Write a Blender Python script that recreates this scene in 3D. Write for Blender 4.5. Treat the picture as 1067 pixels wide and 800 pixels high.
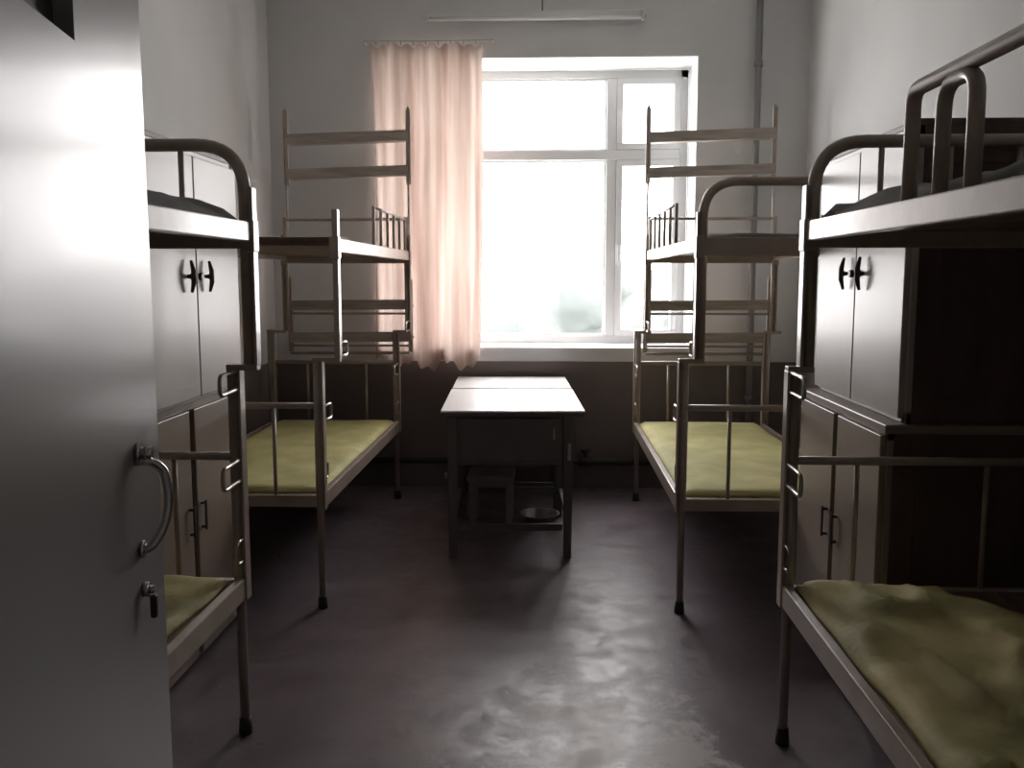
import bpy, bmesh, math, random
from mathutils import Vector, Matrix, noise
random.seed(7)
for o in list(bpy.data.objects): bpy.data.objects.remove(o)
scene = bpy.context.scene
COL = scene.collection
PI = math.pi

# ------------------------------------------------------------------ camera
FPX, CAM_H = 960.0, 1.40                 # focal length in pixels of a 1067x800 frame, eye height
pitch = math.atan(112/FPX)               # horizon sits at row 288
yaw = math.atan(38.5*math.cos(pitch)/FPX)  # room axis vanishes at column 572
cd = bpy.data.cameras.new('camera'); cam = bpy.data.objects.new('camera', cd); COL.objects.link(cam)
cd.sensor_width = 36; cd.sensor_fit = 'HORIZONTAL'; cd.lens = FPX/1067*36
cd.clip_start = 0.02; cd.clip_end = 300
cam.location = (0, 0, CAM_H)
cam.rotation_euler = (PI/2 - pitch, 0, yaw)
scene.camera = cam

# ------------------------------------------------------------------ sky and exposure
w = bpy.data.worlds.new('overcast_sky'); scene.world = w; w.use_nodes = True
wn = w.node_tree.nodes; wl = w.node_tree.links
bg = wn['Background']; bg.inputs['Color'].default_value = (1.0, 0.982, 0.98, 1); bg.inputs['Strength'].default_value = 7.0
pl = bpy.data.lights.new('window_portal', 'AREA'); pl.shape = 'RECTANGLE'; pl.size = 2.2; pl.size_y = 2.0
pl.cycles.is_portal = True
po = bpy.data.objects.new('window_portal', pl); COL.objects.link(po)
po.location = (-0.09, 6.60, 1.87); po.rotation_euler = (-PI/2, 0, 0)
vs = scene.view_settings
vs.view_transform = 'Standard'; vs.look = 'None'; vs.gamma = 1.0; vs.use_curve_mapping = False
vs.exposure = 1.0

# ------------------------------------------------------------------ materials
def mat(name, col, rough=0.5, metal=0.0, spec=0.5, var=0.12, scale=6.0, bump=0.0, bscale=60.0, stretch=None, dark=None, coat=0.0):
    m = bpy.data.materials.new(name); m.use_nodes = True
    nt = m.node_tree; N = nt.nodes; L = nt.links
    b = N['Principled BSDF']
    b.inputs['Roughness'].default_value = rough; b.inputs['Metallic'].default_value = metal
    b.inputs['Specular IOR Level'].default_value = spec; b.inputs['Coat Weight'].default_value = coat
    b.inputs['Coat Roughness'].default_value = 0.12
    tc = N.new('ShaderNodeTexCoord'); mp = N.new('ShaderNodeMapping'); L.new(tc.outputs['Object'], mp.inputs['Vector'])
    if stretch: mp.inputs['Scale'].default_value = stretch
    nz = N.new('ShaderNodeTexNoise'); nz.inputs['Scale'].default_value = scale; nz.inputs['Detail'].default_value = 6
    L.new(mp.outputs['Vector'], nz.inputs['Vector'])
    rp = N.new('ShaderNodeValToRGB')
    d = dark if dark else tuple(c*(1-2*var) for c in col)
    rp.color_ramp.elements[0].position = 0.3; rp.color_ramp.elements[1].position = 0.7
    rp.color_ramp.elements[0].color = (*d, 1); rp.color_ramp.elements[1].color = (*[min(1, c*(1+var*0.5)) for c in col], 1)
    L.new(nz.outputs['Fac'], rp.inputs['Fac']); L.new(rp.outputs['Color'], b.inputs['Base Color'])
    if bump:
        n2 = N.new('ShaderNodeTexNoise'); n2.inputs['Scale'].default_value = bscale; n2.inputs['Detail'].default_value = 5
        L.new(mp.outputs['Vector'], n2.inputs['Vector'])
        bp = N.new('ShaderNodeBump'); bp.inputs['Strength'].default_value = bump; bp.inputs['Distance'].default_value = 0.01
        L.new(n2.outputs['Fac'], bp.inputs['Height']); L.new(bp.outputs['Normal'], b.inputs['Normal'])
    return m

M = {}
M['wall'] = mat('wall_paint', (0.755, 0.75, 0.755), 0.75, var=0.04, scale=1.6, bump=0.08, bscale=35)
M['band'] = mat('taupe_lower_band', (0.21, 0.175, 0.165), 0.6, var=0.10, scale=2.2, bump=0.06, bscale=35)  # darker tone for the lower part of the walls
M['ceil'] = mat('ceiling_paint', (0.82, 0.81, 0.79), 0.85, var=0.03)
M['reveal'] = mat('white_reveal_paint', (0.78, 0.78, 0.78), 0.6, var=0.03, scale=3)
M['pvc'] = mat('white_window_plastic', (0.74, 0.75, 0.76), 0.35, var=0.02)
M['frame'] = mat('cream_painted_steel', (0.40, 0.325, 0.265), 0.36, var=0.10, scale=9, bump=0.03, coat=0.35)
M['steel'] = mat('worn_bare_steel', (0.50, 0.46, 0.40), 0.28, metal=0.8, var=0.15, scale=20)
M['board'] = mat('bed_plywood', (0.20, 0.13, 0.085), 0.65, var=0.2, scale=5, stretch=(8, 1, 8))
M['rackwood'] = mat('rack_board_wood', (0.46, 0.40, 0.345), 0.5, var=0.15, scale=5, stretch=(1, 8, 8))
M['mat'] = mat('straw_mat', (0.60, 0.55, 0.25), 0.75, var=0.12, scale=5, bump=0.25, bscale=90, dark=(0.42, 0.40, 0.16))
M['oldmat'] = mat('old_olive_mat', (0.56, 0.46, 0.21), 0.7, var=0.15, scale=3.2, bump=0.3, bscale=40, dark=(0.25, 0.24, 0.075))
M['greymat'] = mat('grey_mattress_cloth', (0.17, 0.165, 0.15), 0.85, var=0.18, scale=7, bump=0.2)
M['palemat'] = mat('pale_mattress_cloth', (0.62, 0.58, 0.53), 0.85, var=0.10, scale=7, bump=0.2)
M['brown'] = mat('dark_brown_wood', (0.105, 0.062, 0.050), 0.5, var=0.2, scale=3, stretch=(6, 6, 1))
M['cabdoor'] = mat('pale_cabinet_door_paint', (0.48, 0.43, 0.40), 0.38, spec=0.35, var=0.06, scale=2, coat=0.08)
M['cablow'] = mat('shaded_cabinet_door_paint', (0.29, 0.225, 0.175), 0.40, var=0.08, scale=2, coat=0.1)  # pale door paint with the lower cabinets' dimmer light put into the colour
M['darkmetal'] = mat('dark_handle_metal', (0.07, 0.06, 0.05), 0.4, metal=0.6, var=0.1)
M['chrome'] = mat('chrome_handle', (0.62, 0.60, 0.57), 0.18, metal=1.0, var=0.05)
M['desktop'] = mat('pale_desk_top', (0.76, 0.74, 0.735), 0.4, spec=0.35, var=0.05, scale=3, coat=0.0)
M['desk'] = mat('grey_desk_paint', (0.125, 0.112, 0.11), 0.5, var=0.12, scale=4)
M['stool'] = mat('stool_wood', (0.30, 0.265, 0.245), 0.5, var=0.15, scale=5)
M['pipe'] = mat('grey_pipe_paint', (0.30, 0.30, 0.30), 0.45, var=0.06)
M['blackpipe'] = mat('black_pipe_paint', (0.05, 0.045, 0.045), 0.5, var=0.1)
M['rubber'] = mat('black_rubber', (0.02, 0.02, 0.02), 0.6, var=0.1)
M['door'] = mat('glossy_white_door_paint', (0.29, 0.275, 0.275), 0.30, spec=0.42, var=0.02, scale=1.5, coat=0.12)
M['lamp'] = mat('lamp_housing_white', (0.72, 0.72, 0.71), 0.4, var=0.03)
M['tube'] = mat('lamp_tube_glass', (0.85, 0.85, 0.85), 0.15, var=0.01)
M['basin'] = mat('pale_enamel', (0.34, 0.32, 0.31), 0.45, var=0.05)
M['ground'] = mat('pale_misty_ground', (0.62, 0.64, 0.60), 0.9, var=0.08, scale=0.2)
M['leaf'] = mat('tree_foliage', (0.085, 0.096, 0.093), 0.8, var=0.1, scale=1.2, bump=0.5, bscale=4)
M['bark'] = mat('tree_bark', (0.09, 0.085, 0.08), 0.9, var=0.2)

def floor_material():
    m = bpy.data.materials.new('worn_painted_concrete'); m.use_nodes = True
    nt = m.node_tree; N = nt.nodes; L = nt.links; b = N['Principled BSDF']
    tc = N.new('ShaderNodeTexCoord')
    n1 = N.new('ShaderNodeTexNoise'); n1.inputs['Scale'].default_value = 1.5; n1.inputs['Detail'].default_value = 9; n1.inputs['Roughness'].default_value = 0.6
    n1.inputs['Distortion'].default_value = 0.7
    n2 = N.new('ShaderNodeTexNoise'); n2.inputs['Scale'].default_value = 5.5; n2.inputs['Detail'].default_value = 8; n2.inputs['Distortion'].default_value = 0.35; n2.inputs['Roughness'].default_value = 0.68
    for n in (n1, n2): L.new(tc.outputs['Object'], n.inputs['Vector'])
    # walking wear: a worn area of its own shape on the floor between the beds
    sx = N.new('ShaderNodeSeparateXYZ'); L.new(tc.outputs['Object'], sx.inputs[0])
    def mth(op, a, bb):
        q = N.new('ShaderNodeMath'); q.operation = op
        for i, v in enumerate((a, bb)):
            if isinstance(v, (int, float)): q.inputs[i].default_value = v
            else: L.new(v, q.inputs[i])
        return q.outputs[0]
    dx = mth('MULTIPLY', mth('SUBTRACT', sx.outputs[0], 0.20), 1.7)
    dy = mth('MULTIPLY', mth('SUBTRACT', sx.outputs[1], 2.35), 0.75)
    d = mth('SQRT', mth('ADD', mth('MULTIPLY', dx, dx), mth('MULTIPLY', dy, dy)), 0)
    wear = mth('SUBTRACT', 0.86, d)
    wear = mth('ADD', mth('MULTIPLY', wear, 0.55), mth('MULTIPLY', mth('SUBTRACT', n2.outputs['Fac'], 0.5), 1.5))
    r = N.new('ShaderNodeValToRGB'); L.new(wear, r.inputs['Fac'])
    r.color_ramp.elements[0].position = 0.17; r.color_ramp.elements[0].color = (0, 0, 0, 1)
    r.color_ramp.elements[1].position = 0.30; r.color_ramp.elements[1].color = (1, 1, 1, 1)
    base = N.new('ShaderNodeValToRGB'); L.new(n1.outputs['Fac'], base.inputs['Fac'])
    base.color_ramp.elements[0].position = 0.3; base.color_ramp.elements[0].color = (0.132, 0.100, 0.114, 1)
    base.color_ramp.elements[1].position = 0.75; base.color_ramp.elements[1].color = (0.202, 0.160, 0.178, 1)
    mx = N.new('ShaderNodeMixRGB'); L.new(r.outputs['Color'], mx.inputs['Fac']); L.new(base.outputs['Color'], mx.inputs['Color1'])
    mx.inputs['Color2'].default_value = (0.46, 0.415, 0.41, 1); L.new(mx.outputs['Color'], b.inputs['Base Color'])
    rr = N.new('ShaderNodeMapRange'); L.new(n2.outputs['Fac'], rr.inputs['Value'])
    rr.inputs['From Min'].default_value = 0.3; rr.inputs['From Max'].default_value = 0.7
    rr.inputs['To Min'].default_value = 0.27; rr.inputs['To Max'].default_value = 0.60
    L.new(rr.outputs['Result'], b.inputs['Roughness'])
    bp = N.new('ShaderNodeBump'); bp.inputs['Strength'].default_value = 0.25; bp.inputs['Distance'].default_value = 0.006
    n3 = N.new('ShaderNodeTexNoise'); n3.inputs['Scale'].default_value = 15; n3.inputs['Detail'].default_value = 8; n3.inputs['Distortion'].default_value = 0.8
    L.new(tc.outputs['Object'], n3.inputs['Vector']); L.new(n3.outputs['Fac'], bp.inputs['Height']); L.new(bp.outputs['Normal'], b.inputs['Normal'])
    return m
M['floor'] = floor_material()

def glass_material(name, tint, gloss):
    m = bpy.data.materials.new(name); m.use_nodes = True
    nt = m.node_tree; N = nt.nodes; L = nt.links
    N.remove(N['Principled BSDF'])
    t = N.new('ShaderNodeBsdfTransparent'); t.inputs['Color'].default_value = (*tint, 1)
    g = N.new('ShaderNodeBsdfGlossy'); g.inputs['Roughness'].default_value = 0.03
    mx = N.new('ShaderNodeMixShader'); mx.inputs[0].default_value = gloss
    L.new(t.outputs[0], mx.inputs[1]); L.new(g.outputs[0], mx.inputs[2]); L.new(mx.outputs[0], N['Material Output'].inputs[0])
    return m
M['glass'] = glass_material('window_glass', (0.97, 0.965, 0.965), 0.05)
M['darkglass'] = mat('dark_door_glass', (0.045, 0.043, 0.045), 0.3, var=0.05)

def curtain_material():
    m = bpy.data.materials.new('peach_sheer_cloth'); m.use_nodes = True
    nt = m.node_tree; N = nt.nodes; L = nt.links
    N.remove(N['Principled BSDF'])
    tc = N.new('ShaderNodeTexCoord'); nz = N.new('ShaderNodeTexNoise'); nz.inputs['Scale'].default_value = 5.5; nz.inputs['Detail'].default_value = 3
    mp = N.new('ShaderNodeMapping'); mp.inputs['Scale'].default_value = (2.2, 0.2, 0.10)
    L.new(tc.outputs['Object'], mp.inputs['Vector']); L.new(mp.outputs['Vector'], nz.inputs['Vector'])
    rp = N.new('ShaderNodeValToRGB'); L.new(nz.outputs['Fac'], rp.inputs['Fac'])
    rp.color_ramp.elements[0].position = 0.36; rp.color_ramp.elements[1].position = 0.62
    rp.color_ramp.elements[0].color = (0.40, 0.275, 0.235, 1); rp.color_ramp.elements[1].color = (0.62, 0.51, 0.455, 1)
    d = N.new('ShaderNodeBsdfDiffuse'); t = N.new('ShaderNodeBsdfTranslucent')
    L.new(rp.outputs['Color'], d.inputs['Color']); L.new(rp.outputs['Color'], t.inputs['Color'])
    mx = N.new('ShaderNodeMixShader'); mx.inputs[0].default_value = 0.36
    L.new(d.outputs[0], mx.inputs[1]); L.new(t.outputs[0], mx.inputs[2]); L.new(mx.outputs[0], N['Material Output'].inputs[0])
    return m
M['curtain'] = curtain_material()

# ------------------------------------------------------------------ mesh helpers
class MB:
    def __init__(s): s.v = []; s.f = []; s.sm = []
    def add(s, vs, fs, smooth=False):
        o = len(s.v); s.v += [tuple(v) for v in vs]
        for f in fs: s.f.append([i+o for i in f]); s.sm.append(smooth)
        return s
    def box(s, x0, x1, y0, y1, z0, z1):
        x0, x1 = sorted((x0, x1)); y0, y1 = sorted((y0, y1)); z0, z1 = sorted((z0, z1))
        return s.add([(x, y, z) for z in (z0, z1) for y in (y0, y1) for x in (x0, x1)],
                     [(0, 2, 3, 1), (4, 5, 7, 6), (0, 1, 5, 4), (2, 6, 7, 3), (0, 4, 6, 2), (1, 3, 7, 5)])
    def tube(s, pts, r, n=10, cap=True):
        pts = [Vector(p) for p in pts]; rings = []; up = None
        rs = r if isinstance(r, (list, tuple)) else [r]*len(pts)
        for i, p in enumerate(pts):
            a = pts[max(i-1, 0)]; b = pts[min(i+1, len(pts)-1)]; t = (b-a).normalized()
            if up is None:
                up = Vector((0, 0, 1)) if abs(t.z) < 0.9 else Vector((1, 0, 0))
            u = (up - t*up.dot(t)).normalized(); v = t.cross(u); up = u
            rings.append([p + (u*math.cos(k*2*PI/n) + v*math.sin(k*2*PI/n))*rs[i] for k in range(n)])
        vs = [q for rg in rings for q in rg]; fs = []
        for i in range(len(pts)-1):
            for k in range(n):
                k2 = (k+1) % n
                fs.append((i*n+k, i*n+k2, (i+1)*n+k2, (i+1)*n+k))
        s.add(vs, fs, True)
        if cap:
            o = len(s.v) - len(vs)
            s.f.append([o+k for k in range(n)][::-1]); s.sm.append(False)
            s.f.append([o+(len(pts)-1)*n+k for k in range(n)]); s.sm.append(False)
        return s
    def lathe(s, prof, n=24, cx=0, cy=0):
        vs = [(cx+r*math.cos(k*2*PI/n), cy+r*math.sin(k*2*PI/n), z) for r, z in prof for k in range(n)]
        fs = [(i*n+k, i*n+(k+1) % n, (i+1)*n+(k+1) % n, (i+1)*n+k) for i in range(len(prof)-1) for k in range(n)]
        return s.add(vs, fs, True)
    def build(s, name, material, parent=None, origin=(0, 0, 0), bevel=0.0):
        me = bpy.data.meshes.new(name)
        ox, oy, oz = origin
        me.from_pydata([(x-ox, y-oy, z-oz) for x, y, z in s.v], [], s.f)
        me.polygons.foreach_set('use_smooth', s.sm)
        me.materials.append(M[material] if isinstance(material, str) else material); me.update()
        o = bpy.data.objects.new(name, me); COL.objects.link(o)
        bm = bmesh.new(); bm.from_mesh(me); bmesh.ops.recalc_face_normals(bm, faces=bm.faces); bm.to_mesh(me); bm.free()
        if parent is not None: o.parent = parent
        else: o.location = origin
        if bevel:
            md = o.modifiers.new('bevel', 'BEVEL'); md.width = bevel; md.segments = 2; md.limit_method = 'ANGLE'; md.angle_limit = 0.9
        return o

def fillet(pts, rad, n=6):
    """polyline with rounded inner corners"""
    pts = [Vector(p) for p in pts]; out = [pts[0]]
    for i in range(1, len(pts)-1):
        p = pts[i]; a = pts[i-1]-p; b = pts[i+1]-p
        r = min(rad, a.length*0.49, b.length*0.49)
        a0 = p + a.normalized()*r; b0 = p + b.normalized()*r
        for k in range(n+1):
            t = k/n
            out.append(a0*(1-t)**2 + p*2*t*(1-t) + b0*t*t)
    out.append(pts[-1]); return out

def thing(name, label, cat, loc, group=None, kind=None):
    o = bpy.data.objects.new(name, None); COL.objects.link(o); o.empty_display_size = 0.1
    o.location = loc; o['label'] = label; o['category'] = cat
    if group: o['group'] = group
    if kind: o['kind'] = kind
    return o
def tag(o, label, cat, group=None, kind=None):
    o['label'] = label; o['category'] = cat
    if group: o['group'] = group
    if kind: o['kind'] = kind
    return o
def struct(o, label=None, cat=None):
    o['kind'] = 'structure'
    if label: o['label'] = label
    if cat: o['category'] = cat
    return o

# ------------------------------------------------------------------ room shell
XL, XR, YB, YF, ZC = -1.81, 1.63, 6.05, -0.03, 3.35      # left, right, window wall, entry wall, ceiling
WX0, WX1, WZ0, WZ1, WY = -1.12, 0.945, 0.915, 2.79, 6.42   # window opening; WY = plane of the sash
T = 0.5
struct(MB().box(XL-0.2, XR+0.2, -1.5, YB+T, -0.12, 0).build('floor', 'floor'), 'dark purple-grey worn concrete floor with pale scuffed patches', 'floor')
struct(MB().box(XL-0.2, XR+0.2, -1.5, YB+T, ZC, ZC+0.12).build('ceiling', 'ceil'), 'plain off-white ceiling above the dormitory', 'ceiling')
struct(MB().box(XL-0.2, XL, YF, YB, 0, ZC).build('wall_left', 'wall'), 'grey-white plaster wall behind the left-hand bunks', 'wall')
struct(MB().box(XR, XR+0.2, YF, YB, 0, ZC).build('wall_right', 'wall'), 'grey-white plaster wall behind the right-hand bunks', 'wall')
b = MB()
b.box(XL-0.2, WX0, YB, YB+T, 0, ZC); b.box(WX1, XR+0.2, YB, YB+T, 0, ZC)
b.box(WX0, WX1, YB, YB+T, 0, WZ0); b.box(WX0, WX1, YB, YB+T, WZ1, ZC)
wb = struct(b.build('wall_back', 'wall'), 'grey-white plaster wall around the window', 'wall')
b = MB()      # white painted lining of the window recess
e = 0.012
b.box(WX0, WX0+e, YB-0.004, WY, WZ0, WZ1); b.box(WX1-e, WX1, YB-0.004, WY, WZ0, WZ1); b.box(WX0, WX1, YB-0.004, WY, WZ1-e, WZ1)
b.box(WX0-0.0, WX1, YB-0.02, WY, WZ0-0.0, WZ0+0.022)
struct(b.build('trim_1', 'reveal'), 'white lining and sill of the window recess', 'window trim')
# entry wall with the doorway just behind the camera, and a short closed corridor
DX0, DX1, DZ = -0.225, 0.72, 2.10
b = MB(); b.box(XL-0.2, DX0, YF-0.17, YF, 0, ZC); b.box(DX1, XR+0.2, YF-0.17, YF, 0, ZC); b.box(DX0, DX1, YF-0.17, YF, DZ, ZC)
struct(b.build('wall_front', 'wall'), 'plaster wall with the doorway behind the viewer', 'wall')
b = MB(); b.box(XL-0.2, XR+0.2, -1.62, -1.5, 0, ZC); b.box(XL-0.32, XL-0.2, -1.5, YF-0.17, 0, ZC); b.box(XR+0.2, XR+0.32, -1.5, YF-0.17, 0, ZC)
struct(b.build('wall_corridor', 'wall'), 'corridor wall outside the doorway', 'wall')

# darker taupe band across the lower part of three walls
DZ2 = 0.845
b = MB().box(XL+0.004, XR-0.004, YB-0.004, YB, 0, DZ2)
struct(b.build('trim_2', 'band'), 'darker taupe lower band on the wall under the window', 'band')
struct(MB().box(XL, XL+0.004, YF, YB, 0, DZ2).build('trim_3', 'band'), 'darker taupe lower band on the left wall', 'band')
struct(MB().box(XR-0.004, XR, YF, YB, 0, DZ2).build('trim_4', 'band'), 'darker taupe lower band on the right wall', 'band')

# window: outer frame, transom, two mullions, sashes and panes
wroot = thing('window_1', 'white plastic window with big bright panes and narrow side casement', 'window', ((WX0+WX1)/2, WY, WZ0), kind='structure')
wo = wroot.location.copy()
fx0, fx1, fz0, fz1 = WX0+e, WX1-e, WZ0+0.022, WZ1-e
MUL_R, MUL_L = 0.42, -0.62
TR = 2.22
b = MB(); fw = 0.055
b.box(fx0, fx1, WY, WY+0.07, fz0, fz0+fw); b.box(fx0, fx1, WY, WY+0.07, fz1-fw, fz1)
b.box(fx0, fx0+fw, WY, WY+0.07, fz0, fz1); b.box(fx1-fw, fx1, WY, WY+0.07, fz0, fz1)
b.build('window_frame', 'pvc', wroot, wo, 0.006)
MB().box(fx0+fw, fx1-fw, WY-0.012, WY+0.07, TR-0.035, TR+0.035).build('transom', 'pvc', wroot, wo, 0.006)
for mx_ in (MUL_L, MUL_R):
    MB().box(mx_-0.035, mx_+0.035, WY-0.005, WY+0.07, fz0+fw, fz1-fw).build('mullion', 'pvc', wroot, wo, 0.006)
xs = [(fx0+fw, MUL_L-0.035, 1), (MUL_L+0.035, MUL_R-0.035, 0), (MUL_R+0.035, fx1-fw, 1)]
zs = [(fz0+fw, TR-0.035), (TR+0.035, fz1-fw)]
for x0, x1, sash in xs:
    for z0, z1 in zs:
        k = 0.042 if sash else 0.012
        b = MB(); y0, y1 = (WY-0.018, WY+0.055) if sash else (WY+0.01, WY+0.05)
        b.box(x0, x1, y0, y1, z0, z0+k); b.box(x0, x1, y0, y1, z1-k, z1); b.box(x0, x0+k, y0, y1, z0+k, z1-k); b.box(x1-k, x1, y0, y1, z0+k, z1-k)
        s = b.build('sash' if sash else 'glazing_bead', 'pvc', wroot, wo, 0.004)
        MB().box(x0+k, x1-k, WY+0.028, WY+0.032, z0+k, z1-k).build('pane', 'glass', s, wo)
        if sash:
            hz = (z0+z1)/2; hx = x0+0.02 if x0 > 0 else x1-0.02
            h = MB().box(hx-0.011, hx+0.011, WY-0.028, WY-0.017, hz-0.03, hz+0.03); h.box(hx-0.008, hx+0.008, WY-0.05, WY-0.028, hz-0.008, hz+0.008); h.box(hx-0.009, hx+0.009, WY-0.055, WY-0.04, hz-0.10, hz+0.01)
            h.build('casement_handle', 'pvc', s, wo, 0.003)

# open entrance door, hinged at the doorway and swung into the room
fe = Vector((-0.386, 0.885)); dr = Vector((0.185, -0.983)).normalized()      # free edge and direction to the hinge
DW, DT, DH = 0.90, 0.04, 2.06
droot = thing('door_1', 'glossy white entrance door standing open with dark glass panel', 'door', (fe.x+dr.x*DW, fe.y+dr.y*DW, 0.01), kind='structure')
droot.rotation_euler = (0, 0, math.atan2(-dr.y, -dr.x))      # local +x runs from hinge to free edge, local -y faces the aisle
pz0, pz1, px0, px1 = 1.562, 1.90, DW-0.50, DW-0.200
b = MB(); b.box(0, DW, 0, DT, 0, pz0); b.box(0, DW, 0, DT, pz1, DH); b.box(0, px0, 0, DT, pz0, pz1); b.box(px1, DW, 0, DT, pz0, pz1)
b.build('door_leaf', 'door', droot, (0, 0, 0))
MB().box(px0, px1, 0.014, 0.022, pz0, pz1).build('glass_panel', 'darkglass', droot)
hx = DW-0.085
hp = fillet([(hx, 0.0, 1.225), (hx, -0.012, 1.225), (hx+0.006, -0.022, 1.216), (hx+0.008, -0.026, 1.187), (hx+0.005, -0.020, 1.160), (hx, -0.010, 1.145), (hx, 0, 1.142)], 0.02, 5)
b = MB().tube(hp, 0.0042, 10)
b.tube([(hx, -0.0005, 1.232), (hx, -0.005, 1.232)], 0.010, 14); b.tube([(hx, -0.004, 1.232), (hx, -0.014, 1.232)], 0.006, 12); b.tube([(hx, -0.0005, 1.143), (hx, -0.004, 1.143)], 0.008, 14)
b.build('door_pull', 'chrome', droot)
b = MB().tube([(hx+0.002, 0, 1.105), (hx+0.002, -0.006, 1.105)], 0.007, 14)
b.tube([(hx+0.002, -0.006, 1.105), (hx+0.002, -0.010, 1.105)], 0.004, 10)
lk = b.build('lock_cylinder', 'chrome', droot)
MB().box(hx-0.002, hx+0.006, -0.012, -0.006, 1.078, 1.10).build('lock_cover', 'darkmetal', lk, bevel=0.002)
for z in (0.25, 1.05, 1.8):
    MB().tube([(-0.003, -0.006, z-0.05), (-0.003, -0.006, z+0.05)], 0.007, 10).build('hinge', 'steel', droot)

# ------------------------------------------------------------------ outside, far below the window
struct(MB().box(-60, 60, 6.7, 120, -9.2, -9.0).build('ground', 'ground'), 'pale misty ground outside the window', 'ground')
def tree(x, y, h, r, label):
    t = thing('tree', label, 'tree', (x, y, -9.0), 'misty trees outside the window')
    MB().tube([(0, 0, 0), (0.1, 0, h*0.35), (0, 0.1, h*0.7)], [0.28, 0.22, 0.1], 8).build('trunk', 'bark', t)
    bm = bmesh.new()
    for k in range(9):
        a = random.random()*2*PI; q = random.uniform(0.1, 0.75)*r; z = h*(0.55+0.38*random.random())
        bmesh.ops.create_icosphere(bm, subdivisions=3, radius=r*random.uniform(0.4, 0.62), matrix=Matrix.Translation((q*math.cos(a), q*math.sin(a), z)))
    for v in bm.verts:
        v.co += v.normal*noise.noise(v.co*1.3)*0.5
    for f in bm.faces: f.smooth = True
    me = bpy.data.meshes.new('crown'); bm.to_mesh(me); bm.free(); me.materials.append(M['leaf'])
    o = bpy.data.objects.new('crown', me); COL.objects.link(o); o.parent = t
tree(-1.9, 32, 9.4, 2.6, 'pale misty tree crown low in the middle of the window')
tree(2.6, 38, 10.8, 2.8, 'pale misty tree beside the window mullion, the taller one')

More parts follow.
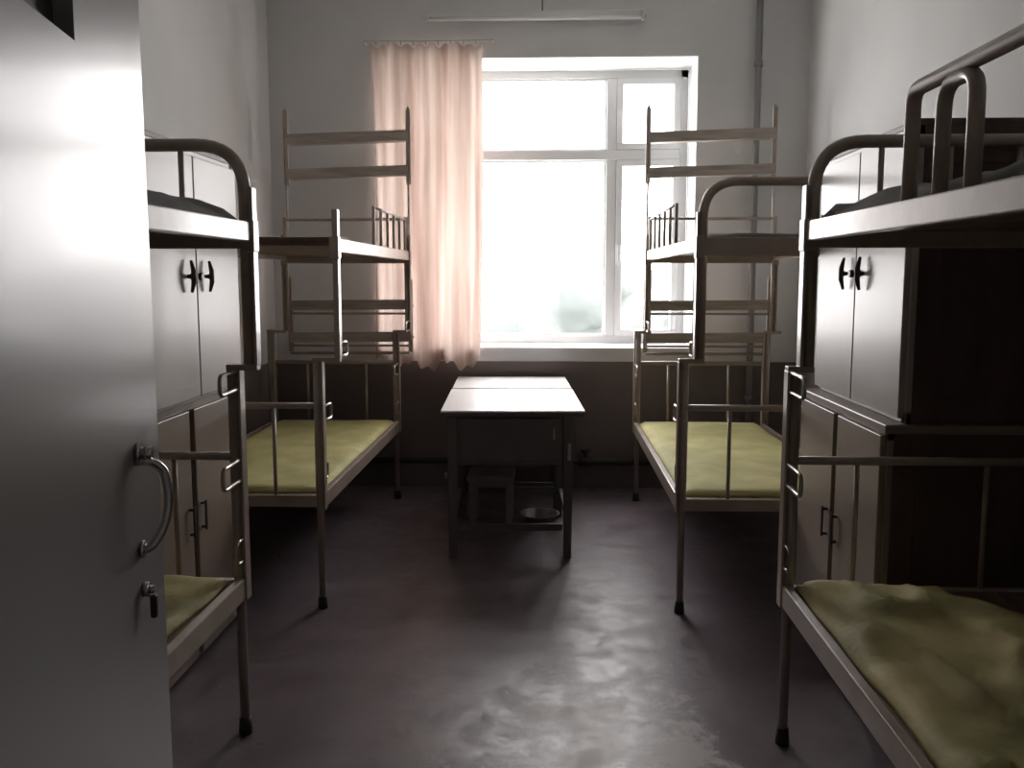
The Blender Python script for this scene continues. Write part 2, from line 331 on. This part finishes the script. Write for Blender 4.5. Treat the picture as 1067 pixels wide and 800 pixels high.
# ------------------------------------------------------------------ bunk beds
def bunk(label, xu, xl, side, y0, y1, opt):
    """xu / xl: aisle-side X of the upper and the lower frame; side +1 = bed reaches to +X; y0 near end, y1 far end"""
    W = 0.79; s = side
    root = thing('bunk_bed', label, 'bunk bed', (xl, (y0+y1)/2, 0), 'steel bunk beds along the walls')
    O = (xl, (y0+y1)/2, 0)
    def B(b, name, m, parent=root, bevel=0.0): return b.build(name, m, parent, O, bevel)
    DU, DL = 1.555, 0.50              # deck heights (top of side rails)
    ZJ = opt.get('zj', 1.13)                        # height where upper frame sits on lower frame
    tr = 0.0185                      # tube radius
    # lower frame
    for xa, aisle in ((xl, 1), (xl+s*W, 0)):
        for ye in (y0, y1):
            d = 1 if ye == y0 else -1
            b = MB().tube([(xa+s*0.022, ye, 0.02), (xa+s*0.022, ye, 0.42), (xa+s*0.022, ye, 0.44), (xa+s*0.022, ye, ZJ)], [0.0145, 0.0145, 0.0185, 0.0185], 12)
            p = B(b, 'lower_post', 'frame')
            B(MB().lathe([(0.0, 0), (0.021, 0), (0.021, 0.012), (0.018, 0.05), (0.0145, 0.05)], 14, xa+s*0.022, ye), 'foot_cap', 'rubber', p)
            b = MB().box(xa-s*0.004, xa+s*0.004, ye-0.022, ye+0.022, 0.43, ZJ)
            B(b, 'lower_angle', 'frame', bevel=0.002)
            # plates that carry the upper frame
            xq = xu if aisle else xu+s*W
            x_a, x_b = min(xa, xq)-0.003, max(xa, xq)+0.037
            if s < 0: x_a, x_b = min(xa, xq)-0.037, max(xa, xq)+0.003
            B(MB().box(x_a, x_b, ye-0.019, ye+0.019, ZJ-0.004, ZJ+0.014), 'joint_plate', 'frame', bevel=0.002)
    for xa in (xl, xl+s*W):
        a = xa if xa == xl else xa+s*0.012
        b = MB().box(a-s*0.012 if xa != xl else a, a+s*0.028 if xa == xl else a, y0+0.02, y1-0.02, DL-0.065, DL)
        B(b, 'lower_side_rail', 'frame', bevel=0.004)
    for ye in (y0, y1):
        B(MB().box(xl+s*0.03, xl+s*(W-0.02), ye-0.014, ye+0.014, DL-0.06, DL-0.01), 'lower_end_rail', 'frame', bevel=0.004)
        r = B(MB().tube([(xl+s*0.03, ye, 0.868), (xl+s*(W-0.01), ye, 0.868)], 0.013, 10), 'end_crossbar', 'frame')
        for q in (0.21, 0.58):
            B(MB().tube([(xl+s*q, ye, DL-0.02), (xl+s*q, ye, 0.866)], 0.008, 8), 'end_bar', 'frame')
    def boards(x0, z, n, nm):
        wd = (W-0.06)/n
        for k in range(n):
            a = x0+s*(0.032+k*wd)
            B(MB().box(a+s*0.004, a+s*(wd-0.004), y0+0.018, y1-0.018, z-0.018, z), nm, 'board', bevel=0.002)
    boards(xl, DL-0.012, 5, 'bed_board')
    # D-shaped footholds welded to the aisle posts
    for ye, inward in ((y0, 1), (y1, -1)):
        for za, zb in ((1.128, 1.072), (0.862, 0.800), (0.622, 0.556)):
            dd = inward*(0.16 if za > 0.7 else 0.07)
            xh = xu if za > ZJ else xl
            b = MB().tube(fillet([(xh+s*0.006, ye, za), (xh+s*0.006, ye+dd, za-0.004), (xh+s*0.006, ye+dd, zb-0.004), (xh+s*0.006, ye, zb)], 0.022, 5), 0.0062, 8)
            B(b, 'foothold', 'steel')
    # upper frame
    for xa, out in ((xu, 1), (xu+s*W, -1)):
        for ye in (y0, y1):
            ztop = 1.655
            if opt.get('bare_near') and ye == y0: ztop = 1.67
            thk = 0.018 if opt.get('bare_near') and ye == y0 else 0.004
            b = MB().box(xa-s*out*0.005, xa+s*out*thk, ye-0.022, ye+0.022, ZJ+0.01, ztop)
            B(b, 'upper_angle', 'frame', bevel=0.003)
            b = MB().box(xa-s*out*0.008, xa+s*out*0.030, ye-0.026, ye+0.026, DU-0.085, DU+0.006)
            B(b, 'corner_bracket', 'frame', bevel=0.004)
            if opt.get('bare_near') and ye == y0:
                if out < 0: B(MB().tube([(xa+s*out*0.02, ye, ZJ+0.01), (xa+s*out*0.02, ye, 1.60)], 0.0145, 12), 'upper_post', 'frame')
    for ye in (y0, y1):
        if opt.get('bare_near') and ye == y0: pass
        elif opt.get('rack') and ye == y1:
            for q in (0.02, W-0.02):
                B(MB().tube([(xu+s*q, ye, ZJ+0.01), (xu+s*q, ye, 1.76)], 0.0145, 12), 'upper_post', 'frame')
            B(MB().tube([(xu+s*0.02, ye, 1.748), (xu+s*(W-0.02), ye, 1.748)], 0.0095, 10), 'end_crossbar', 'frame')
        else:
            zt = 1.775
            pts = fillet([(xu+s*0.022, ye, ZJ+0.01), (xu+s*0.022, ye, zt), (xu+s*(W-0.022), ye, zt), (xu+s*(W-0.022), ye, ZJ+0.01)], 0.14, 9)
            B(MB().tube(pts, tr, 12), 'end_arch', 'frame')
            for q in opt.get('bars', (0.205, 0.395, 0.585)):
                B(MB().tube([(xu+s*q, ye, DU-0.02), (xu+s*q, ye, zt)], 0.0085, 8), 'arch_bar', 'frame')
        if opt.get('bare_near') and ye == y0:
            B(MB().box(xu+s*0.02, xu+s*(W-0.02), ye-0.010, ye+0.010, DU-0.022, DU+0.004), 'upper_end_rail', 'brown', bevel=0.003)
        else: B(MB().box(xu+s*0.03, xu+s*(W-0.03), ye-0.014, ye+0.014, DU-0.075, DU), 'upper_end_rail', 'frame', bevel=0.004)
    for xa in (xu, xu+s*W):
        i = 1 if xa == xu else -1
        B(MB().box(xa, xa+s*i*0.028, y0+0.02, y1-0.02, DU-0.056, DU), 'upper_side_rail', 'frame', bevel=0.004)
    boards(xu, DU-0.012, 5, 'bed_board')
    xg = xu+s*0.016
    if opt['guard'] == 'tube':        # bent tube with an inverted U inside it
        ga, gb = opt['gy']
        B(MB().tube(fillet([(xg, gb, DU-0.02), (xg, gb, 1.775), (xg, ga, 1.775), (xg, ga, DU-0.02)], 0.035, 5), 0.0155, 12), 'guard_rail', 'frame')
        for c in ((gb-0.150, gb-0.285), (ga+0.285, ga+0.150)):
            B(MB().tube(fillet([(xg, c[0], DU-0.02), (xg, c[0], 1.757), (xg, c[1], 1.757), (xg, c[1], DU-0.02)], 0.05, 6), 0.0145, 12), 'guard_loop', 'frame')
    else:
        ga, gb = opt['gy']
        B(MB().tube([(xg, ga, 1.742), (xg, gb, 1.742)], 0.006, 8), 'guard_rail', 'frame')
        for k in range(6):
            yy = ga+(gb-ga)*k/5
            B(MB().tube([(xg, yy, DU-0.02), (xg, yy, 1.748)], 0.0085, 8), 'guard_bar', 'frame')
    if opt.get('rack'):               # board racks fixed to the window end
        yr = y1+0.035
        rx0, rx1 = xu+s*0.005, xu+s*(W-0.03)
        for z0, z1, bz in ((1.96, 2.41, (2.015, 2.225)), (0.93, 1.385, (1.005, 1.205))):
            for xa in (rx0, rx1):
                b = MB().box(xa-0.014, xa+0.014, yr-0.012, yr+0.012, z0, z1)
                b.tube([(xa, yr, z1), (xa, yr, z1+0.015)], 0.008, 8)
                B(b, 'rack_upright', 'frame', bevel=0.003)
            for z in bz:
                b = MB(); lift = 0.014 if z > 1.9 else 0.004
                x0, x1 = sorted((rx0, rx1))
                zz = lambda x: z+lift*((x-x0)/(x1-x0)-0.5)*2*0.8
                for yy0, yy1, za, zb in ((yr-0.012, yr+0.145, 0.0, 0.014), (yr-0.026, yr-0.012, -0.012, 0.050)):
                    vs = [(x, y, zz(x)+q) for q in (za, zb) for y in (yy0, yy1) for x in (x0, x1)]
                    b.add(vs, [(0, 2, 3, 1), (4, 5, 7, 6), (0, 1, 5, 4), (2, 6, 7, 3), (0, 4, 6, 2), (1, 3, 7, 5)])
                B(b, 'rack_board', 'rackwood')
                if z < 1.9: B(MB().tube([(x0, yr-0.022, z-0.034), (x1, yr-0.022, z-0.034)], 0.007, 8), 'rack_rail', 'frame')
        B(MB().tube([(rx0, yr-0.02, 0.925), (rx1, yr-0.02, 0.925)], 0.009, 8), 'rack_rail', 'frame')
        for xa in (rx0, rx1):          # long uprights joining the racks to the bed end
            B(MB().tube([(xa, y1+0.02, 1.60), (xa, y1+0.02, 2.02)], 0.007, 8), 'rack_strut', 'steel')
    return root

bunk('steel bunk bed nearest the viewer on the right, tube guard rail along its upper deck', 0.722, 0.688, 1, 0.78, 2.67, dict(guard='tube', gy=(1.05, 1.955)))
bunk('steel bunk bed on the left, partly hidden by the open white door', -0.856, -0.908, -1, 0.98, 2.67, dict(guard='tube', gy=(1.20, 1.86)))
bunk('steel bunk bed by the window on the right, rounded arch end and bare board racks', 0.592, 0.530, 1, 3.75, 5.70, dict(guard='bars', gy=(4.50, 5.62), rack=True, bars=(), zj=1.055))
bunk('steel bunk bed by the pink curtain on the left, straight post without an arch', -0.858, -0.932, -1, 3.75, 5.70, dict(guard='bars', gy=(4.62, 5.62), rack=True, bars=(), zj=1.055, bare_near=True))

# ------------------------------------------------------------------ mats and mattresses lying on the decks
def soft_slab(name, x0, x1, y0, y1, z, th, m, label, cat, amp=0.006, seed=0, cut=0.0, ridge=0.0, edge=0.0, freq=5.0, rim=0.0, group=None):
    nx, ny = 24, 60; b = MB(); cx, cy = (x0+x1)/2, (y0+y1)/2; vs = []
    for top in (1, 0):
        for j in range(ny+1):
            for i in range(nx+1):
                u, v = i/nx, j/ny
                x = x0+(x1-x0)*u; y = y0+(y1-y0)*v
                p = Vector((x*freq+seed*7.3, y*freq*0.8, seed*3.1))
                ex = edge*noise.noise(Vector((seed, y*3.0, 5.0)))
                x += ex*(u-0.5)*2
                if cut:
                    q = max(0, min(1, (v-0.70)/0.30)); x -= cut*q*q*(3-2*q)*u
                y += edge*noise.noise(Vector((x*3.0, seed, 2.0)))*(v-0.5)*1.4
                du = min(u, 1-u)*(x1-x0); dv = min(v, 1-v)*(y1-y0); d = min(du, dv)
                rnd = (1-math.exp(-d/0.018)) if top else 0
                n = (noise.noise(p)+0.6*abs(noise.noise(p*2.3)))*amp
                n += ridge*max(0, 0.16-abs(noise.noise(p*0.9+Vector((9, 4, 1)))))/0.16*min(1, d/0.06)*(1 if v < 0.93 else (1-v)/0.07)
                zz = z + ((th*(0.35+0.65*rnd) + n*min(1, d/0.05) + max(0, n)) if top else 0)
                if top: zz = max(zz, z+0.004)
                vs.append((x, y, zz))
    n = (nx+1)*(ny+1); fs = []
    for j in range(ny):
        for i in range(nx):
            a = j*(nx+1)+i
            fs.append((a, a+1, a+nx+2, a+nx+1)); fs.append((n+a, n+a+nx+1, n+a+nx+2, n+a+1))
    ring = [i for i in range(nx+1)] + [j*(nx+1)+nx for j in range(1, ny+1)] + [ny*(nx+1)+i for i in range(nx-1, -1, -1)] + [j*(nx+1) for j in range(ny-1, 0, -1)]
    for k in range(len(ring)):
        a, c = ring[k], ring[(k+1) % len(ring)]
        fs.append((a, n+a, n+c, c))
    b.add(vs, fs, True)
    return tag(b.build(name, m, None, (cx, cy, z)), label, cat, group)
G1, G2 = 'mats on the lower bunks', 'mattresses on the upper bunks'
ZL, ZU = 0.4885, 1.5435
soft_slab('sleeping_mat', 0.725, 1.33, 0.83, 2.635, ZL, 0.034, 'oldmat', 'rumpled olive mat on the lower bunk at the bottom right', 'sleeping mat', 0.009, 1, edge=0.03, freq=4.5, cut=0.20, ridge=0.016, group=G1)
soft_slab('sleeping_mat', -1.655, -0.955, 1.03, 2.63, ZL, 0.030, 'oldmat', 'rumpled olive mat on the lower left bunk beside the open door', 'sleeping mat', 0.009, 2, edge=0.02, freq=4.5, ridge=0.014, group=G1)
soft_slab('sleeping_mat', 0.562, 1.285, 3.79, 5.66, ZL, 0.026, 'mat', 'yellow-green straw mat on the lower bunk right of the desks', 'sleeping mat', 0.003, 3, group=G1)
soft_slab('sleeping_mat', -1.69, -0.965, 3.79, 5.66, ZL, 0.026, 'mat', 'yellow-green straw mat on the lower bunk left of the desks', 'sleeping mat', 0.003, 4, group=G1)
soft_slab('thin_mattress', 0.755, 1.475, 0.84, 2.63, ZU, 0.050, 'greymat', 'thin dark grey mattress on the upper bunk at the right edge', 'mattress', 0.016, 5, group=G2)
soft_slab('thin_mattress', -1.61, -0.89, 1.04, 2.63, ZU, 0.050, 'greymat', 'thin dark grey mattress on the upper left bunk beside the door', 'mattress', 0.016, 6, group=G2)
soft_slab('thin_mattress', 0.63, 1.345, 3.80, 5.60, ZU, 0.030, 'greymat', 'thin dark mattress on the upper bunk right of the window', 'mattress', 0.008, 7, group=G2)
soft_slab('thin_mattress', -1.61, -0.895, 3.80, 5.60, ZU, 0.018, 'palemat', 'pale rumpled mattress on the upper bunk left of the curtain', 'mattress', 0.016, 8, group=G2)

# ------------------------------------------------------------------ cabinets between the bunks
def cabinet(name, label, xf, xb, y0, y1, z0, z1, doormat, hz, top_lip, latch):
    s = 1 if xb > xf else -1
    root = thing(name, label, 'cabinet', (xf, (y0+y1)/2, z0), 'wooden cabinets between the bunks'); O = (xf, (y0+y1)/2, z0)
    th = 0.02; xi = xf+s*0.02
    def B(b, nm, m, parent=root, bevel=0.002): return b.build(nm, m, parent, O, bevel)
    for ye, d in ((y0, 1), (y1, -1)):
        b = MB().box(xi, xb, ye+d*0.006, ye+d*th, z0, z1)
        # frame around a sunk side panel
        b.box(xi, xb, ye, ye+d*0.006, z1-0.11, z1); b.box(xi, xb, ye, ye+d*0.006, z0, z0+0.08)
        b.box(xi, xi+s*0.07, ye, ye+d*0.006, z0+0.08, z1-0.11); b.box(xb-s*0.07, xb, ye, ye+d*0.006, z0+0.08, z1-0.11)
        B(b, 'side_panel', 'brown')
    B(MB().box(xb-s*0.012, xb, y0+th, y1-th, z0, z1), 'back_panel', 'brown')
    B(MB().box(xi, xb-s*0.012, y0+th, y1-th, z0+0.01, z0+0.03), 'bottom_panel', 'brown')
    if top_lip:
        B(MB().box(xf-s*0.012, xb, y0-0.015, y1+0.01, z1-0.012, z1+0.016), 'counter_top', doormat, bevel=0.004)
    else:
        B(MB().box(xf, xb, y0, y1, z1-0.001, z1+0.018), 'top_panel', 'brown', bevel=0.003)
    ym = (y0+y1)/2
    # pale face frame
    b = MB(); b.box(xf+s*0.002, xi, y0, y0+0.03, z0, z1); b.box(xf+s*0.002, xi, y1-0.03, y1, z0, z1); b.box(xf+s*0.002, xi, y0, y1, z0, z0+0.035); b.box(xf+s*0.002, xi, y0, y1, z1-0.035, z1)
    B(b, 'face_frame', doormat)
    hw = 0.085 if latch else 0.055
    gap = 0.004 if not top_lip else 0.022
    for ya, yb_, hy in ((y0+0.012, ym-gap, ym-hw), (ym+gap, y1-0.012, ym+hw)):
        d = B(MB().box(xf-s*0.016, xf+s*0.002, ya, yb_, z0+0.015, z1-0.02), 'cabinet_door', doormat, bevel=0.003)
        b = MB()
        if latch:
            b.tube([(xf-s*0.030, hy, hz-0.055), (xf-s*0.038, hy, hz-0.02), (xf-s*0.038, hy, hz+0.02), (xf-s*0.030, hy, hz+0.055)], [0.005, 0.009, 0.009, 0.005], 10)
            b.tube([(xf-s*0.016, hy, hz), (xf-s*0.034, hy, hz)], 0.007, 8)
            b.box(xf-s*0.030, xf-s*0.024, min(hy, ym-0.002 if hy < ym else hy), max(hy, hy if hy < ym else ym+0.002), hz-0.009, hz+0.009)
        else:
            b.box(xf-s*0.030, xf-s*0.016, hy-0.006, hy+0.006, hz-0.05, hz-0.04); b.box(xf-s*0.030, xf-s*0.016, hy-0.006, hy+0.006, hz+0.04, hz+0.05)
            b.box(xf-s*0.036, xf-s*0.030, hy-0.007, hy+0.007, hz-0.055, hz+0.055)
        B(b, 'door_handle', 'darkmetal', d, 0.0015)
    if latch:
        b = MB().tube([(xf-s*0.024, ym, hz), (xf-s*0.038, ym, hz)], 0.013, 14)
        B(b, 'lock_knob', 'darkmetal')
    return root
CY0, CY1 = 2.765, 3.66
cabinet('lower_cabinet', 'shade-tinted two-door floor cabinet under the right wall cabinet, between the bunks', 1.015, 1.60, CY0, CY1, 0.0, 0.945, 'cablow', 0.53, True, False)
cabinet('upper_cabinet', 'pale-doored brown cabinet stacked on the right floor cabinet behind the upper bunk', 1.062, 1.60, CY0, CY1, 0.962, 1.835, 'cabdoor', 1.41, False, True)
cabinet('lower_cabinet', 'shade-tinted two-door floor cabinet seen through the lower left bunk', -1.290, -1.795, CY0, CY1, 0.0, 0.945, 'cablow', 0.53, True, False)
cabinet('upper_cabinet', 'pale-doored brown cabinet stacked on the left floor cabinet beside the door', -1.252, -1.795, CY0, CY1, 0.962, 1.835, 'cabdoor', 1.40, False, True)

# ------------------------------------------------------------------ desks end to end under the window
def desk(label, x0, x1, y0, y1, front):
    root = thing('desk', label, 'desk', ((x0+x1)/2, (y0+y1)/2, 0), 'grey desks pushed end to end'); O = tuple(root.location)
    def B(b, nm, m, parent=root, bevel=0.003): return b.build(nm, m, parent, O, bevel)
    B(MB().box(x0, x1, y0, y1, 0.740, 0.75), 'desk_top', 'desktop', bevel=0.003)
    B(MB().box(x0+0.002, x1-0.002, y0+0.002, y1-0.002, 0.722, 0.740), 'top_edging', 'desk', bevel=0.002)
    a0, a1, c0, c1 = x0+0.03, x1-0.055, y0+0.025, y1-0.02
    L = 0.05
    for xa in (a0, a1-L):
        for ya in (c0, c1-L):
            vs = []
            for z, t in ((0, 0.006), (0.728, 0.0)):
                vs += [(xa+t, ya+t, z), (xa+L-t, ya+t, z), (xa+L-t, ya+L-t, z), (xa+t, ya+L-t, z)]
            B(MB().add(vs, [(3, 2, 1, 0), (4, 5, 6, 7), (0, 1, 5, 4), (1, 2, 6, 5), (2, 3, 7, 6), (3, 0, 4, 7)]), 'leg', 'desk')
    for ya in (c0+0.008, c1-0.026):
        B(MB().box(a0+L, a1-L, ya, ya+0.018, 0.475, 0.728), 'apron', 'desk')
        B(MB().box(a0+L, a1-L, ya+0.005, ya+0.03, 0.14, 0.175), 'stretcher', 'desk')
    for xa in (a0+0.008, a1-0.026):
        B(MB().box(xa, xa+0.018, c0+L, c1-L, 0.475, 0.728), 'side_apron', 'desk')
        B(MB().box(xa, xa+0.022, c0+L, c1-L, 0.14, 0.175), 'stretcher', 'desk')
    B(MB().box(a0+0.02, a1-0.02, c0+0.02, c1-0.02, 0.478, 0.494), 'bottom_board', 'desk')
    if front:
        B(MB().box(a0+L+0.01, a1-L-0.01, c0-0.004, c0+0.008, 0.50, 0.71), 'drawer_front', 'desk')
        B(MB().box(a1-0.028, a1-0.012, c0-0.006, c0+0.001, 0.50, 0.585), 'hasp', 'steel')
        B(MB().box(a1-0.10, a1-0.09, c0-0.008, c0-0.003, 0.605, 0.66), 'hasp', 'steel')
    B(MB().tube([(a0-0.001, c0+0.02, 0.42), (a0-0.014, c0+0.02, 0.42)], 0.016, 10), 'side_bolt', 'steel')
    return root
d1 = desk('grey desk with a pale top, the nearer of the pair under the window', -0.525, 0.180, 4.435, 5.325, True)
d2 = desk('grey desk with a pale top, the farther one against the window wall', -0.522, 0.178, 5.365, 5.985, False)
pv = Vector((-0.17, 4.435, 0)); a = math.radians(2.6)
for d in (d1, d2):
    d.location = pv + Matrix.Rotation(a, 3, 'Z') @ (d.location - pv); d.rotation_euler.z = a

# stool and basin under the desks
st = thing('stool', 'small square wooden stool pushed under the nearer desk', 'stool', (-0.32, 5.13, 0)); O = tuple(st.location)
MB().box(-0.45, -0.19, 5.0, 5.26, 0.275, 0.30).build('seat', 'stool', st, O, 0.004)
for xa in (-0.44, -0.235):
    for ya in (5.01, 5.215): MB().box(xa, xa+0.035, ya, ya+0.035, 0, 0.275).build('leg', 'stool', st, O, 0.003)
for ya in (5.018, 5.225): MB().box(-0.405, -0.235, ya, ya+0.018, 0.235, 0.275).build('apron', 'stool', st, O)
for xa in (-0.432, -0.222): MB().box(xa, xa+0.018, 5.045, 5.215, 0.235, 0.275).build('apron', 'stool', st, O)
bs = MB().lathe([(0.0, 0.0), (0.075, 0.0), (0.105, 0.045), (0.118, 0.048), (0.118, 0.052), (0.102, 0.050), (0.072, 0.006), (0.0, 0.006)], 28, -0.05, 5.18)
tag(bs.build('basin', 'basin', None, (-0.05, 5.18, 0)), 'shallow pale basin on the floor under the desk beside the stool', 'basin')

# ------------------------------------------------------------------ curtain
cr = thing('curtain', 'peach sheer curtain bunched at the left of the window', 'curtain', (-0.78, 5.95, 0.80)); O = tuple(cr.location)
nx, nz = 150, 60; b = MB(); vs = []
CX0, CX1 = -1.135, -0.425
for j in range(nz+1):
    v = j/nz                         # 0 bottom, 1 top
    for i in range(nx+1):
        u = i/nx
        bunch = 0.045*math.sin(PI*v)*(1-u)*0.6
        x = CX0 + (CX1-CX0)*u + bunch - 0.02*math.sin(v*3+u*2)*(1-v)
        f = math.sin(u*2*PI*3.6 + 0.5*math.sin(v*2.4+1)) + 0.35*math.sin(u*2*PI*7.7+1.3+0.9*v) + 0.3*math.sin(u*2*PI*2.1+v*1.7)
        y = 5.972 + 0.034*f*(0.75+0.25*(1-v)) + 0.008*noise.noise(Vector((u*9, v*5, 3)))
        zb = 0.835 + 0.03*math.sin(u*2*PI*3.1+0.6) + 0.018*math.sin(u*2*PI*8.3) - 0.04*u*(1-u)
        zt = 2.845 + 0.012*math.cos(u*2*PI*9)
        vs.append((x, y, zb+(zt-zb)*v))
fs = [(j*(nx+1)+i, j*(nx+1)+i+1, (j+1)*(nx+1)+i+1, (j+1)*(nx+1)+i) for j in range(nz) for i in range(nx)]
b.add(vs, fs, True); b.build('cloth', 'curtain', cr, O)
rod = MB().tube([(-1.17, 5.955, 2.868), (-0.8, 5.957, 2.864), (-0.36, 5.955, 2.868)], 0.0022, 8).build('curtain_wire', 'pipe', cr, O)
for x in (-1.17, -0.36):
    MB().tube([(x, 5.95, 2.868), (x, 6.05, 2.868)], 0.006, 8).build('wall_hook', 'steel', rod, O)
for k in range(9):
    x = CX0+(CX1-CX0)*(k+0.5)/9
    pts = [(x, 5.965+0.012*math.cos(a), 2.858+0.014*math.sin(a)) for a in [q*2*PI/12 for q in range(13)]]
    MB().tube(pts, 0.002, 6).build('curtain_ring', 'steel', cr, O)

# ------------------------------------------------------------------ lamp and pipes on the window wall
lp = thing('tube_lamp', 'unlit white fluorescent tube lamp on the wall above the window', 'lamp', (-0.095, 6.05, 3.02)); O = tuple(lp.location)
MB().box(-0.80, 0.60, 6.005, 6.05, 3.015, 3.055).build('housing', 'lamp', lp, O, 0.006)
for x in (-0.785, 0.565):
    MB().box(x, x+0.02, 5.968, 6.006, 2.985, 3.045).build('lamp_holder', 'lamp', lp, O, 0.004)
MB().tube([(-0.766, 5.985, 3.003), (0.566, 5.985, 3.003)], 0.013, 14).build('lamp_tube', 'tube', lp, O)
MB().tube([(-0.05, 6.044, 3.055), (-0.05, 6.044, ZC)], 0.004, 6).build('lamp_cable', 'pipe', lp, O)
rp_ = thing('riser_pipe', 'grey vertical heating pipe in the right corner beside the window', 'pipe', (1.30, 6.0, 0)); O = tuple(rp_.location)
MB().tube([(1.30, 5.995, 0), (1.30, 5.995, ZC)], 0.021, 14).build('pipe', 'pipe', rp_, O)
for z in (0.6, 1.75, 2.7):
    MB().tube([(1.30, 5.995, z), (1.30, 5.995, z+0.03)], 0.027, 14).build('pipe_clip', 'pipe', rp_, O)
hp_ = thing('heating_pipe', 'dark horizontal heating pipe low on the wall behind the desks', 'pipe', (0.2, 6.0, 0.18)); O = tuple(hp_.location)
MB().tube([(-1.75, 6.005, 0.185), (1.27, 6.005, 0.185)], 0.022, 12).build('pipe', 'blackpipe', hp_, O)
vv = MB().tube([(0.20, 6.005, 0.185), (0.29, 6.005, 0.185)], 0.034, 12); vv.tube([(0.245, 6.0, 0.19), (0.245, 6.0, 0.255)], 0.012, 10)
vl = vv.build('valve_body', 'blackpipe', hp_, O)
MB().tube([(0.245, 6.0, 0.25), (0.245, 6.0, 0.268)], 0.032, 12).build('valve_wheel', 'blackpipe', vl, O)
